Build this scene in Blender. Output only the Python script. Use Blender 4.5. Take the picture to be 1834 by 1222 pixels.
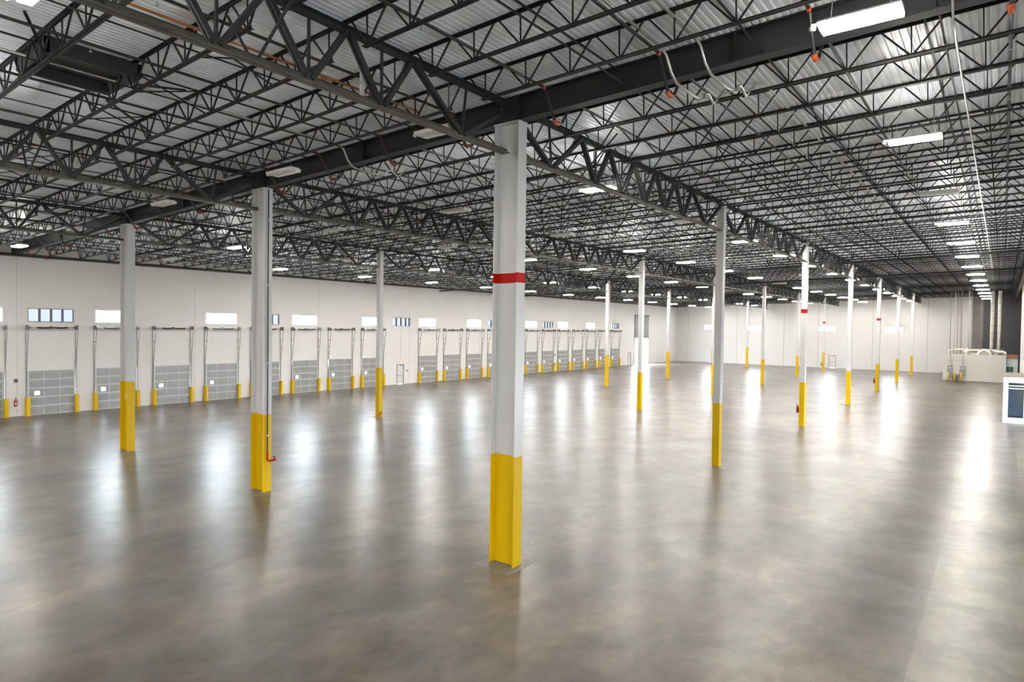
import bpy, math, random
from mathutils import Vector, Matrix

random.seed(7)
SC = bpy.context.scene
COL = SC.collection
for _o in list(bpy.data.objects):
    bpy.data.objects.remove(_o)

# ------------------------------------------------------------------ camera
CAM = Vector((10.822, -13.961, 6.568))
yaw, pitch, roll, FPX = -0.6531, -0.0226, 0.0139, 1148.63
fw = Vector((math.cos(pitch)*math.sin(yaw), math.cos(pitch)*math.cos(yaw), math.sin(pitch)))
rt = fw.cross(Vector((0, 0, 1))).normalized()
up = rt.cross(fw)
r2 = math.cos(roll)*rt + math.sin(roll)*up
u2 = -math.sin(roll)*rt + math.cos(roll)*up
cd = bpy.data.cameras.new('camera')
cam = bpy.data.objects.new('camera', cd)
COL.objects.link(cam)
cam.matrix_world = Matrix(((r2.x, u2.x, -fw.x, CAM.x), (r2.y, u2.y, -fw.y, CAM.y), (r2.z, u2.z, -fw.z, CAM.z), (0, 0, 0, 1)))
cd.sensor_fit = 'HORIZONTAL'
cd.sensor_width = 36.0
cd.lens = FPX/1834*36
cd.clip_start = 0.05
cd.clip_end = 600
SC.camera = cam

# ------------------------------------------------------------------ light
SKY = 38.0          # overcast daylight outside the windows and doors
LAMP = 138.0        # luminous panels of the high-bay fixtures
w = bpy.data.worlds.new('sky')
SC.world = w
w.use_nodes = True
bg = w.node_tree.nodes['Background']
bg.inputs[0].default_value = (0.82, 0.91, 1.0, 1)
bg.inputs[1].default_value = SKY
SC.view_settings.view_transform = 'Standard'
SC.view_settings.look = 'None'
SC.view_settings.gamma = 1.0
SC.view_settings.use_curve_mapping = False
SC.view_settings.exposure = 0.86

# ------------------------------------------------------------------ dimensions
SX, SY = 12.192, 16.537
SLOPE = 0.0271
WX = -42.2          # dock wall inner face
EY = 111.0          # end wall inner face
RX = 24.6           # right wall
BY = -33.3          # back wall
def deck(x): return 12.78 + SLOPE*x
JS = SY/9

# ------------------------------------------------------------------ materials
def mat(name, col, rough=0.5, metal=0.0, var=0.0, scale=3.0, spec=0.5, emit=None, bump=0.0, rvar=0.0, coord='Object'):
    m = bpy.data.materials.new(name)
    m.use_nodes = True
    nt = m.node_tree
    b = nt.nodes['Principled BSDF']
    b.inputs['Roughness'].default_value = rough
    b.inputs['Metallic'].default_value = metal
    b.inputs['Specular IOR Level'].default_value = spec
    b.inputs['Base Color'].default_value = (*col, 1)
    if var or bump or rvar:
        tc = nt.nodes.new('ShaderNodeTexCoord')
        n = nt.nodes.new('ShaderNodeTexNoise')
        n.inputs['Scale'].default_value = scale
        n.inputs['Detail'].default_value = 5
        nt.links.new(tc.outputs[coord], n.inputs['Vector'])
    if var:
        cr = nt.nodes.new('ShaderNodeValToRGB')
        cr.color_ramp.elements[0].position = 0.3
        cr.color_ramp.elements[1].position = 0.7
        cr.color_ramp.elements[0].color = (*[c*(1-var) for c in col], 1)
        cr.color_ramp.elements[1].color = (*[min(1, c*(1+var)) for c in col], 1)
        nt.links.new(n.outputs['Fac'], cr.inputs[0])
        nt.links.new(cr.outputs[0], b.inputs['Base Color'])
    if rvar:
        mr = nt.nodes.new('ShaderNodeMapRange')
        mr.inputs['To Min'].default_value = max(0.02, rough-rvar)
        mr.inputs['To Max'].default_value = rough+rvar
        nt.links.new(n.outputs['Fac'], mr.inputs['Value'])
        nt.links.new(mr.outputs[0], b.inputs['Roughness'])
    if bump:
        bp = nt.nodes.new('ShaderNodeBump')
        bp.inputs['Strength'].default_value = bump
        bp.inputs['Distance'].default_value = 0.02
        nt.links.new(n.outputs['Fac'], bp.inputs['Height'])
        nt.links.new(bp.outputs[0], b.inputs['Normal'])
    if emit:
        b.inputs['Emission Color'].default_value = (*emit[0], 1)
        b.inputs['Emission Strength'].default_value = emit[1]
    return m

def floor_mat(name, base, warm, r0=0.28):
    m = bpy.data.materials.new(name)
    m.use_nodes = True
    nt = m.node_tree
    L = nt.links
    b = nt.nodes['Principled BSDF']
    g = nt.nodes.new('ShaderNodeNewGeometry')
    def noise(scale, detail, rough=0.55, stretch=None, dist=0.0):
        n = nt.nodes.new('ShaderNodeTexNoise')
        n.inputs['Scale'].default_value = scale
        n.inputs['Detail'].default_value = detail
        n.inputs['Roughness'].default_value = rough
        n.inputs['Distortion'].default_value = dist
        if stretch:
            mp = nt.nodes.new('ShaderNodeMapping')
            mp.inputs['Scale'].default_value = stretch
            L.new(g.outputs['Position'], mp.inputs['Vector'])
            L.new(mp.outputs[0], n.inputs['Vector'])
        else:
            L.new(g.outputs['Position'], n.inputs['Vector'])
        return n.outputs['Fac']
    def ramp(src, p0, c0, p1, c1):
        r = nt.nodes.new('ShaderNodeValToRGB')
        e = r.color_ramp.elements
        e[0].position = p0; e[1].position = p1
        e[0].color = (*c0, 1); e[1].color = (*c1, 1)
        L.new(src, r.inputs[0])
        return r.outputs[0]
    def mix(kind, fac, a, bb):
        x = nt.nodes.new('ShaderNodeMix')
        x.data_type = 'RGBA'; x.blend_type = kind
        x.inputs[0].default_value = fac
        L.new(a, x.inputs[6]); L.new(bb, x.inputs[7])
        return x.outputs[2]
    big = ramp(noise(0.2, 6, 0.58, dist=0.4), 0.32, tuple(c*0.52 for c in base), 0.68, tuple(c*1.5 for c in base))
    hue = ramp(noise(0.35, 4), 0.35, (0.96, 1.0, 1.02), 0.65, warm)
    mid = ramp(noise(0.8, 7, 0.62, stretch=(1.0, 0.7, 1), dist=0.6), 0.30, (0.60, 0.60, 0.60), 0.70, (1.16, 1.16, 1.16))
    fine = ramp(noise(11.0, 5, 0.6), 0.25, (0.86, 0.86, 0.86), 0.75, (1.0, 1.0, 1.0))
    pale = ramp(noise(2.6, 7, 0.65, stretch=(1.0, 0.5, 1), dist=1.0), 0.32, (0.80, 0.80, 0.80), 0.70, (1.16, 1.13, 1.09))
    c = mix('MULTIPLY', 1, big, hue)
    c = mix('MULTIPLY', 1, c, mid)
    c = mix('MULTIPLY', 0.8, c, fine)
    c = mix('MULTIPLY', 0.8, c, pale)
    # saw cut joints: narrow dark lines on a half-bay grid
    sep = nt.nodes.new('ShaderNodeSeparateXYZ')
    L.new(g.outputs['Position'], sep.inputs[0])
    def joint(out, period):
        d = nt.nodes.new('ShaderNodeMath'); d.operation = 'PINGPONG'
        d.inputs[1].default_value = period/2
        L.new(out, d.inputs[0])
        k = nt.nodes.new('ShaderNodeMath'); k.operation = 'LESS_THAN'
        k.inputs[1].default_value = 0.006
        L.new(d.outputs[0], k.inputs[0])
        return k.outputs[0]
    mx = nt.nodes.new('ShaderNodeMath'); mx.operation = 'MAXIMUM'
    L.new(joint(sep.outputs[0], SX/3), mx.inputs[0]); L.new(joint(sep.outputs[1], SY/4), mx.inputs[1])
    jm = nt.nodes.new('ShaderNodeMix'); jm.data_type = 'RGBA'
    jf = nt.nodes.new('ShaderNodeMath'); jf.operation = 'MULTIPLY'; jf.inputs[1].default_value = 0.45
    L.new(mx.outputs[0], jf.inputs[0]); L.new(jf.outputs[0], jm.inputs[0])
    L.new(c, jm.inputs[6]); jm.inputs[7].default_value = (0.12, 0.115, 0.105, 1)
    L.new(jm.outputs[2], b.inputs['Base Color'])
    rr = nt.nodes.new('ShaderNodeMapRange')
    rr.inputs['From Min'].default_value = 0.3; rr.inputs['From Max'].default_value = 0.7
    rr.inputs['To Min'].default_value = r0; rr.inputs['To Max'].default_value = r0+0.035
    L.new(noise(0.9, 2, 0.5), rr.inputs['Value'])
    L.new(rr.outputs[0], b.inputs['Roughness'])
    b.inputs['Specular IOR Level'].default_value = 0.3
    bp = nt.nodes.new('ShaderNodeBump')
    bp.inputs['Strength'].default_value = 0.07
    bp.inputs['Distance'].default_value = 0.02
    L.new(noise(1.7, 3, 0.5, stretch=(1.0, 1.6, 1)), bp.inputs['Height'])
    L.new(bp.outputs[0], b.inputs['Normal'])
    return m

def glass_mat(name, tint=(1, 1, 1), gloss=0.08):
    m = bpy.data.materials.new(name)
    m.use_nodes = True
    nt = m.node_tree
    nt.nodes.remove(nt.nodes['Principled BSDF'])
    o = nt.nodes['Material Output']
    t = nt.nodes.new('ShaderNodeBsdfTransparent'); t.inputs[0].default_value = (*tint, 1)
    gl = nt.nodes.new('ShaderNodeBsdfGlossy'); gl.inputs['Roughness'].default_value = 0.03
    x = nt.nodes.new('ShaderNodeMixShader'); x.inputs[0].default_value = gloss
    nt.links.new(t.outputs[0], x.inputs[1]); nt.links.new(gl.outputs[0], x.inputs[2])
    nt.links.new(x.outputs[0], o.inputs['Surface'])
    return m

M = dict(
    floor=floor_mat('polished_concrete', (0.143, 0.130, 0.114), (1.08, 1.0, 0.92)),
    slab=floor_mat('pale_concrete', (0.21, 0.194, 0.168), (1.05, 1.0, 0.94), 0.32),
    grout=mat('column_grout', (0.165, 0.151, 0.132), 0.4, var=0.12, scale=2.5),
    white=mat('white_wall_paint', (0.625, 0.605, 0.58), 0.55, var=0.02, scale=0.5),
    endwhite=mat('white_end_wall_paint', (0.575, 0.565, 0.55), 0.6, var=0.02, scale=0.5),
    seal=mat('joint_sealant', (0.27, 0.265, 0.26), 0.8),
    colwhite=mat('white_column_paint', (0.56, 0.562, 0.555), 0.35),
    yellow=mat('safety_yellow', (0.63, 0.405, 0.001), 0.4, spec=0.25),
    red=mat('safety_red', (0.42, 0.004, 0.003), 0.55, spec=0.15),
    deck=mat('galvanized_deck', (0.83, 0.88, 0.93), 0.36, metal=0.05, var=0.10, scale=1.3, rvar=0.1),
    joist=mat('charcoal_joist_primer', (0.011, 0.0115, 0.012), 0.55, var=0.25, scale=2.0, spec=0.35),
    girder=mat('grey_girder_primer', (0.026, 0.028, 0.031), 0.55, var=0.2, scale=1.5, spec=0.35),
    gbottom=mat('olive_grey_reflect_tone', (0.062, 0.058, 0.042), 0.45, var=0.2, scale=1.5),  # olive grey, lightened for light reflecting off the bottom chords
    beam=mat('black_beam_primer', (0.018, 0.0185, 0.02), 0.5, var=0.3, scale=0.7),
    pipe=mat('black_sprinkler_pipe', (0.018, 0.017, 0.017), 0.4),
    coupling=mat('orange_coupling', (0.52, 0.085, 0.022), 0.45),
    dullcoupling=mat('dull_red_coupling', (0.15, 0.024, 0.012), 0.5),
    rust=mat('orange_primer_pipe', (0.30, 0.115, 0.03), 0.55, var=0.3, scale=2),
    emt=mat('galvanized_conduit', (0.50, 0.50, 0.485), 0.35, metal=0.75),
    fixture=mat('white_fixture_enamel', (0.62, 0.62, 0.60), 0.35),
    diffuser=mat('acrylic_diffuser', (0.70, 0.70, 0.68), 0.4),
    lit=mat('lit_diffuser', (0.9, 0.9, 0.9), 0.4, emit=((1.0, 0.95, 0.885), LAMP)),
    deckglow=mat('added_deck_glow', (0.9, 0.9, 0.9), 0.4, emit=((1.0, 0.95, 0.885), LAMP*0.3)),  # added glow on the housing tops, only to brighten the roof deck
    door=mat('galvanized_door_shaded', (0.27, 0.27, 0.265), 0.45, metal=0.15, var=0.06, scale=2),  # darkened so the shadow lines between ribs are in the colour
    doorrib=mat('galvanized_door_rib_lit', (0.45, 0.45, 0.44), 0.4, metal=0.1),  # same metal lightened, so ribs stand out from the shaded panel
    track=mat('track_steel', (0.22, 0.217, 0.21), 0.45, metal=0.4),
    spring=mat('black_torsion_spring', (0.02, 0.02, 0.02), 0.5),
    doorwhite=mat('white_door_paint', (0.58, 0.565, 0.545), 0.4),
    frame=mat('dark_window_frame', (0.10, 0.105, 0.125), 0.4),
    wframe=mat('white_window_frame', (0.80, 0.80, 0.80), 0.4),
    glass=glass_mat('window_glass'),
    visionglass=glass_mat('vision_glass', (0.45, 0.45, 0.46), 0.04),
    tintglass=glass_mat('tinted_window_glass', (0.122, 0.124, 0.129), 0.04),
    blueglass=glass_mat('tinted_office_glass', (0.58, 0.66, 0.74), 0.07),
    tealglass=glass_mat('teal_office_glass', (0.45, 0.66, 0.70), 0.1),
    officewall=mat('office_paint', (0.60, 0.575, 0.54), 0.55),
    officeblue=mat('office_front_paint', (0.66, 0.69, 0.72), 0.45),
    teal=mat('pale_teal_paint', (0.55, 0.68, 0.68), 0.5),
    plywood=mat('roof_plywood', (0.30, 0.25, 0.20), 0.8, var=0.25, scale=1.5),
    wood=mat('reddish_wood', (0.34, 0.15, 0.08), 0.7, var=0.2, scale=3),
    darkwall=mat('dark_grey_partition', (0.055, 0.055, 0.055), 0.6, var=0.15, scale=0.6),
    brownwall=mat('grey_brown_partition', (0.17, 0.155, 0.14), 0.6, var=0.15, scale=0.8),
    duct=mat('white_duct_wrap', (0.78, 0.74, 0.68), 0.45, bump=0.2, scale=6),
    panelgrey=mat('electrical_grey', (0.27, 0.28, 0.28), 0.45),
    extred=mat('extinguisher_red', (0.30, 0.012, 0.010), 0.35),
    riser=mat('grey_riser_paint', (0.30, 0.275, 0.25), 0.5),
    black=mat('black_plastic', (0.015, 0.015, 0.015), 0.5),
    signwhite=mat('sign_white', (0.85, 0.85, 0.83), 0.5),
    exitred=mat('exit_letters', (0.8, 0.05, 0.02), 0.5, emit=((1.0, 0.10, 0.03), 1.6)),
    outside=mat('outside_paving', (0.55, 0.54, 0.52), 0.8, var=0.08, scale=0.4),
)

# ------------------------------------------------------------------ mesh helpers
class MB:
    def __init__(s):
        s.v = []; s.f = []
    def add(s, vs, fs):
        o = len(s.v)
        s.v += [tuple(p) for p in vs]
        s.f += [tuple(i+o for i in q) for q in fs]
        return s
    def box(s, x0, x1, y0, y1, z0, z1):
        return s.add([(x0,y0,z0),(x1,y0,z0),(x1,y1,z0),(x0,y1,z0),(x0,y0,z1),(x1,y0,z1),(x1,y1,z1),(x0,y1,z1)],
                     [(0,3,2,1),(4,5,6,7),(0,1,5,4),(1,2,6,5),(2,3,7,6),(3,0,4,7)])
    def bar(s, a, b, w, h=None, upv=(0,0,1)):
        """rectangular bar from a to b, w across, h along upv"""
        a = Vector(a); b = Vector(b); h = w if h is None else h
        d = (b-a).normalized()
        upv = Vector(upv)
        if abs(d.dot(upv)) > 0.98: upv = Vector((1,0,0))
        x = d.cross(upv).normalized()*w/2
        y = x.cross(d).normalized()*h/2
        vs = [a-x-y, a+x-y, a+x+y, a-x+y, b-x-y, b+x-y, b+x+y, b-x+y]
        return s.add(vs, [(0,3,2,1),(4,5,6,7),(0,1,5,4),(1,2,6,5),(2,3,7,6),(3,0,4,7)])
    def tube(s, pts, r, n=8, caps=True):
        pts = [Vector(p) for p in pts]
        rings = []
        prev = None
        for i, p in enumerate(pts):
            if i == 0: d = pts[1]-p
            elif i == len(pts)-1: d = p-pts[i-1]
            else: d = (pts[i+1]-p).normalized()+(p-pts[i-1]).normalized()
            d.normalize()
            if prev is None:
                ref = Vector((0,0,1)) if abs(d.z) < 0.9 else Vector((1,0,0))
                x = d.cross(ref).normalized()
            else:
                x = (prev - d*prev.dot(d)).normalized()
            prev = x
            y = d.cross(x)
            k = 1.0
            if 0 < i < len(pts)-1:
                c = max(0.5, d.dot((p-pts[i-1]).normalized())); k = 1.0/c
            rings.append([p+(x*math.cos(t)+y*math.sin(t))*r*(k if False else 1.0) for t in [2*math.pi*j/n for j in range(n)]])
        vs = [q for rg in rings for q in rg]
        fs = []
        for i in range(len(rings)-1):
            for j in range(n):
                fs.append((i*n+j, i*n+(j+1) % n, (i+1)*n+(j+1) % n, (i+1)*n+j))
        if caps:
            fs.append(tuple(range(n-1, -1, -1)))
            fs.append(tuple((len(rings)-1)*n+j for j in range(n)))
        return s.add(vs, fs)
    def lathe(s, prof, c, n=14):
        vs = []; fs = []
        for (r, z) in prof:
            for j in range(n):
                t = 2*math.pi*j/n
                vs.append((c[0]+r*math.cos(t), c[1]+r*math.sin(t), c[2]+z))
        for i in range(len(prof)-1):
            for j in range(n):
                fs.append((i*n+j, i*n+(j+1) % n, (i+1)*n+(j+1) % n, (i+1)*n+j))
        fs.append(tuple(range(n-1, -1, -1)))
        fs.append(tuple((len(prof)-1)*n+j for j in range(n)))
        return s.add(vs, fs)
    def prism(s, poly, axis, a, b):
        """extrude 2D polygon (list of pairs) along axis 0/1/2 between a and b"""
        n = len(poly)
        def put(p, t):
            q = [p[0], p[1]]; q.insert(axis, t); return q
        vs = [put(p, a) for p in poly]+[put(p, b) for p in poly]
        fs = [(i, (i+1) % n, n+(i+1) % n, n+i) for i in range(n)]
        fs += [tuple(range(n-1, -1, -1)), tuple(range(n, 2*n))]
        return s.add(vs, fs)
    def mesh(s, name, material):
        me = bpy.data.meshes.new(name)
        me.from_pydata(s.v, [], s.f)
        me.materials.append(M[material] if isinstance(material, str) else material)
        import bmesh
        bm = bmesh.new(); bm.from_mesh(me)
        bmesh.ops.recalc_face_normals(bm, faces=bm.faces)
        bm.to_mesh(me); bm.free()
        return me
    def obj(s, name, material, parent=None, loc=None, smooth=False):
        me = s.mesh(name, material)
        if smooth:
            for p in me.polygons: p.use_smooth = True
        return put(name, me, parent, loc)

def put(name, me, parent=None, loc=None, rot=None):
    o = bpy.data.objects.new(name, me)
    COL.objects.link(o)
    if parent: o.parent = parent
    if loc: o.location = loc
    if rot: o.rotation_euler = rot
    return o
def tag(o, label, cat, group=None, kind=None):
    o['label'] = label; o['category'] = cat
    if group: o['group'] = group
    if kind: o['kind'] = kind
    return o
def thing(name, label, cat, loc=(0,0,0), group=None, rot=None):
    return tag(put(name, None, None, loc, rot), label, cat, group)
def struct(o, label, cat):
    return tag(o, label, cat, kind='structure')
def copy_tree(root, loc):
    c = root.copy(); COL.objects.link(c); c.location = loc
    for ch in root.children:
        d = ch.copy(); COL.objects.link(d); d.parent = c
        for g in ch.children:
            e = g.copy(); COL.objects.link(e); e.parent = d
    return c

# ------------------------------------------------------------------ floor
fl = MB().box(WX-0.3, RX+0.3, BY-0.3, EY+0.3, -0.3, 0.0).obj('floor', 'floor')
struct(fl, 'polished grey concrete warehouse floor', 'floor')
MB().box(9.5, RX, -30, 19.4, -0.01, 0.004).obj('pale_slab', 'slab', fl)['label'] = 'paler concrete slab'
MB().box(11.55, RX, 19.45, 45.4, -0.01, 0.004).obj('pale_slab', 'slab', fl)['label'] = 'paler concrete slab'
out = MB().box(-140, WX-0.31, -80, 190, -1.25, -1.2).obj('ground_outside', 'outside')
struct(out, 'pale paving outside the dock wall', 'ground')
out2 = MB().box(RX+0.31, 120, -80, 190, -0.06, -0.01).obj('ground_outside_right', 'outside')
struct(out2, 'pale paving outside the side opening', 'ground')

# ------------------------------------------------------------------ walls
def panel_mesh(axis, p0, p1, a0, a1, z0, z1, holes):
    """wall panel with rectangular holes (a0,a1,z0,z1), axis = normal axis; solid cells are boxes"""
    As = sorted({a0, a1, *[min(max(h[i], a0), a1) for h in holes for i in (0, 1)]})
    Zs = sorted({z0, z1, *[min(max(h[i], z0), z1) for h in holes for i in (2, 3)]})
    b = MB()
    for i in range(len(As)-1):
        run = None
        for j in range(len(Zs)-1):
            ca = (As[i]+As[i+1])/2; cz = (Zs[j]+Zs[j+1])/2
            solid = not any(h[0] < ca < h[1] and h[2] < cz < h[3] for h in holes)
            if solid and run is None: run = Zs[j]
            if (not solid or j == len(Zs)-2) and run is not None:
                top = Zs[j+1] if solid else Zs[j]
                if axis == 0: b.box(p0, p1, As[i], As[i+1], run, top)
                else: b.box(As[i], As[i+1], p0, p1, run, top)
                run = None
    return b

DP = 4.119
DW = 2.86
DOORS = [(k, 0.70+DP*k) for k in range(-1, 21) if k != 8]
WIN_WHITE = [-1, 1, 3, 5, 7, 9, 11, 14, 16, 18]
WIN_DARK = [0, 4, 8, 12, 15, 20]
holesL = [(y, y+DW, 0.0, 3.06) for k, y in DOORS]
WZ0, WZ1 = 6.43, 7.37
for k in WIN_WHITE+WIN_DARK:
    y = 0.70+DP*k
    holesL.append((y+0.06, y+DW-0.06, WZ0, WZ1))
MD1 = (34.5, 35.5); MD2 = (89.5, 90.5)
for a, b_ in (MD1, MD2): holesL.append((a, b_, 0.0, 2.18))
OH = (91.9, 97.3)
holesL.append((*OH, 0.0, 4.7))
WT = 13.7
jl = [BY-0.25]+[-24.0+12.07*i for i in range(0, 12)]+[EY+0.3]
jl = [v for v in jl if v <= EY+0.3]
wl = MB().box(WX-0.24, WX-0.22, BY, EY, 8.0, 11.0)
wl = MB()
for j in jl[1:-1]: wl.box(WX-0.2, WX-0.03, j-0.03, j+0.03, 0, WT)
wl = wl.obj('wall_left', 'seal')
struct(wl, 'long white tilt-up concrete dock wall', 'wall')
for a, b_ in zip(jl[:-1], jl[1:]):
    hs = [h for h in holesL if h[1] > a and h[0] < b_]
    panel_mesh(0, WX-0.22, WX, a+0.007, b_-0.007, 0, WT, hs).obj('wall_panel', 'white', wl)

holesE = [(-36.47, -33.75, 6.5, 7.42), (-27.93, -25.2, 6.5, 7.42), (-15.45, -12.67, 6.5, 7.42), (-5.19, -2.48, 6.45, 7.36), (-13.7, -12.6, 0.0, 2.25)]
je = [WX-0.24, -39.9, -30.05, -21.4, -15.55, -6.9, 1.0, 6.94]
we = MB()
for j in je[1:-1]: we.box(j-0.04, j+0.04, EY+0.03, EY+0.2, 0, WT)
we = we.obj('wall_end', 'seal')
struct(we, 'white panelled end wall with small high windows', 'wall')
for a, b_ in zip(je[:-1], je[1:]):
    hs = [h for h in holesE if h[1] > a and h[0] < b_]
    panel_mesh(1, EY, EY+0.22, a+0.03, b_-0.03, 0, WT, hs).obj('wall_panel', 'endwhite', we)
wd = MB().box(8.34, RX+0.2, EY+0.05, EY+0.22, 0, WT)
x = 8.4
while x < 20:
    wd.box(x, x+0.12, EY, EY+0.06, 0, WT); x += 0.3
wd = wd.obj('wall_end_dark', 'darkwall'); struct(wd, 'dark grey ribbed section of the end wall', 'wall')
wb = MB().box(6.88, 8.34, EY+0.05, EY+0.22, 0, WT)
x = 7.0
while x < 8.3:
    wb.box(x, x+0.15, EY, EY+0.06, 0, WT); x += 0.33
wb = wb.obj('wall_end_brown', 'brownwall'); struct(wb, 'grey brown ribbed strip of the end wall beside the dark section', 'wall')
struct(panel_mesh(0, RX, RX+0.22, BY-0.2, EY+0.2, 0, WT, [(27, 41, 0, 4.3), (-20, -14, 0, 4.2)]).obj('wall_right', 'white'), 'white side wall with tall open doorways', 'wall')
struct(MB().box(WX-0.2, RX+0.2, BY-0.22, BY, 0, WT).obj('wall_back', 'white'), 'white back wall', 'wall')
struct(MB().box(12.62, 12.78, 52.0, 89.5, 0, deck(12.6)-0.74).obj('wall_partition', 'white'), 'tall white partition wall behind the glazed office', 'wall')

# ------------------------------------------------------------------ roof deck
P = 0.1524
dm = MB()
prof = []
x = WX-0.2
while x < RX+0.2:
    for dx, dz in ((0.0, 0.0), (0.075, 0.0), (0.092, 0.038), (0.135, 0.038)):
        prof.append((x+dx, deck(x+dx)+dz))
    x += P
vs = [(a, BY-0.2, z) for a, z in prof]+[(a, EY+0.2, z) for a, z in prof]
n = len(prof)
dm.add(vs, [(i, i+1, n+i+1, n+i) for i in range(n-1)])
dk = dm.obj('ceiling', 'deck')
struct(dk, 'corrugated galvanized steel roof deck', 'ceiling')
MB().add([(WX-0.3, BY-0.3, deck(WX)+0.06), (RX+0.3, BY-0.3, deck(RX)+0.06), (RX+0.3, EY+0.3, deck(RX)+0.06), (WX-0.3, EY+0.3, deck(WX)+0.06)], [(0,1,2,3)]).obj('roof_membrane', 'deck', dk)

# ------------------------------------------------------------------ columns
LINE = {0: 'the girder line of the red-banded wide-flange column', -1: 'the girder line of the drain-pipe column', -2: 'the girder line nearest the dock doors', 1: 'the girder line by the glazed office'}
ORD = ['', 'first', 'second', 'third', 'fourth', 'fifth', 'sixth']
def isec(x0, x1, y0, y1, tf=0.03, tw=0.02):
    """I section: flanges at both x ends, web along x"""
    m = (y0+y1)/2
    return [(x0,y0),(x0+tf,y0),(x0+tf,m-tw/2),(x1-tf,m-tw/2),(x1-tf,y0),(x1,y0),(x1,y1),(x1-tf,y1),(x1-tf,m+tw/2),(x0+tf,m+tw/2),(x0+tf,y1),(x0,y1)]
def hss(h, r=0.03):
    p = []
    for sx, sy in ((1,1),(-1,1),(-1,-1),(1,-1)):
        c = (sx*(h-r), sy*(h-r))
        a0 = {(1,1):0,(-1,1):90,(-1,-1):180,(1,-1):270}[(sx,sy)]
        for k in range(4):
            t = math.radians(a0+30*k); p.append((c[0]+r*math.cos(t), c[1]+r*math.sin(t)))
    return p
def grown(poly, e): return [(x*(1+e/max(abs(x), .05)) if False else x+math.copysign(e, x), y+math.copysign(e, y)) for x, y in poly]
RED = {(0,0), (0,2), (0,4), (-1,6)}
EXT = {(0,2), (0,4), (-1,6)}
_cache = {}
def cmesh(key, fn):
    if key not in _cache: _cache[key] = fn()
    return _cache[key]
for i in (-2, -1, 0, 1):
    for j in range(-1, 7):
        if i == 1 and j >= 3: continue
        if j == -1 and i >= 0: continue
        X, Y = i*SX, j*SY
        wide = (j == 0)
        yh = 3.52 if i == -2 else 3.02
        ztop = 12.10+SLOPE*X if wide else 12.594+SLOPE*X
        poly = isec(-0.41, 0.41, -0.19, 0.19) if wide else hss(0.178)
        if (i, j) == (0, 0): lab = 'wide-flange white column with yellow base and red band under the black roof beam'
        elif (i, j) == (-1, 0): lab = 'wide-flange white column with yellow base and a thin drain pipe'
        elif (i, j) == (-2, 0): lab = 'wide-flange white column with yellow base under black beam, closest to dock doors'
        elif (i, j) == (1, 0): lab = 'wide-flange white column with yellow base over the pale concrete slab'
        elif j < 0: lab = 'slim white square column with yellow base, before the black beam on %s' % LINE[i]
        else: lab = 'slim white square column with yellow base%s, %s past black beam on %s' % (' and red band' if (i, j) in RED else '', ORD[j], LINE[i])
        t = thing('steel_column', lab, 'column', (X, Y, 0), 'yellow-based roof columns')
        k = ('w' if wide else 's', i)
        put('yellow_base', cmesh(('yb', wide, yh), lambda: MB().prism(poly, 2, 0.0, yh).mesh('yellow_base', 'yellow')), t)
        put('shaft', cmesh(('sh', wide, i), lambda: MB().prism(poly, 2, yh, ztop).mesh('shaft', 'colwhite')), t)
        if wide:
            MB().box(-0.43, 0.43, -0.2, 0.2, ztop-0.03, ztop).obj('cap_plate', 'colwhite', t)
        if (i, j) in RED:
            MB().prism(isec(-0.414, 0.414, -0.194, 0.194, 0.038, 0.028) if wide else hss(0.182), 2, 7.76, 8.03).obj('red_band', 'red', t)
        # square isolation joint cast around the column foot
        g = MB().box(X-0.62, X+0.62, Y-0.62, Y+0.62, -0.01, 0.003).obj('column_blockout', 'grout', fl)
        jn = MB()
        for s in (-0.62, 0.62):
            jn.box(X+s-0.008, X+s+0.008, Y-0.62, Y+0.62, -0.005, 0.0045)
            jn.box(X-0.62, X+0.62, Y+s-0.008, Y+s+0.008, -0.005, 0.0045)
        jn.obj('isolation_joint', 'seal', g)

# ------------------------------------------------------------------ black beam on the row of wide columns
def beam(x0, x1, lab):
    L = x1-x0
    t = thing('roof_beam', lab, 'beam', (x0, 0, deck(x0)), 'black wide-flange roof beams', (0, -math.atan(SLOPE), 0))
    b = MB()
    b.box(0, L, -0.011, 0.011, -0.645, -0.025).obj('web_plate', 'beam', t)
    MB().box(0, L, -0.15, 0.15, -0.67, -0.645).obj('bottom_flange', 'girder', t)
    MB().box(0, L, -0.15, 0.15, -0.025, 0.0).obj('top_flange', 'beam', t)
    for e in (0.03, L-0.06, L/2):
        MB().box(e, e+0.02, -0.145, -0.012, -0.645, -0.025).obj('stiffener_plate', 'beam', t)
        MB().box(e, e+0.02, 0.012, 0.145, -0.645, -0.025).obj('stiffener_plate', 'beam', t)
    return t
XS = [WX, -2*SX, -SX, 0.0, SX, RX]
bn = ['between the dock wall and the closest wide column', 'beside the drain-pipe column towards the dock doors', 'between drain-pipe column and red-banded column', 'from the red-banded column over the lit fixture', 'beyond the pale slab column']
for a, b_, l in zip(XS[:-1], XS[1:], bn):
    beam(a+0.01, b_-0.01, 'black wide-flange roof beam '+l)
for i in (-2, -1, 0, 1):
    X = i*SX
    s = MB()
    for a in (-0.3, 0.3): s.box(X+a-0.012, X+a+0.012, -0.2, 0.2, 12.10+SLOPE*X, deck(X)-0.03)
    s.box(X-0.32, X+0.32, -0.17, -0.155, 12.10+SLOPE*X, deck(X)-0.03)
    o = s.obj('beam_splice_plate', 'beam')
    tag(o, 'black splice plates where the beam sits on the %s column' % {0: 'red-banded', -1: 'drain-pipe', -2: 'dock-side wide', 1: 'pale-slab'}[i], 'steel plate', 'beam splice plates')

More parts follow.
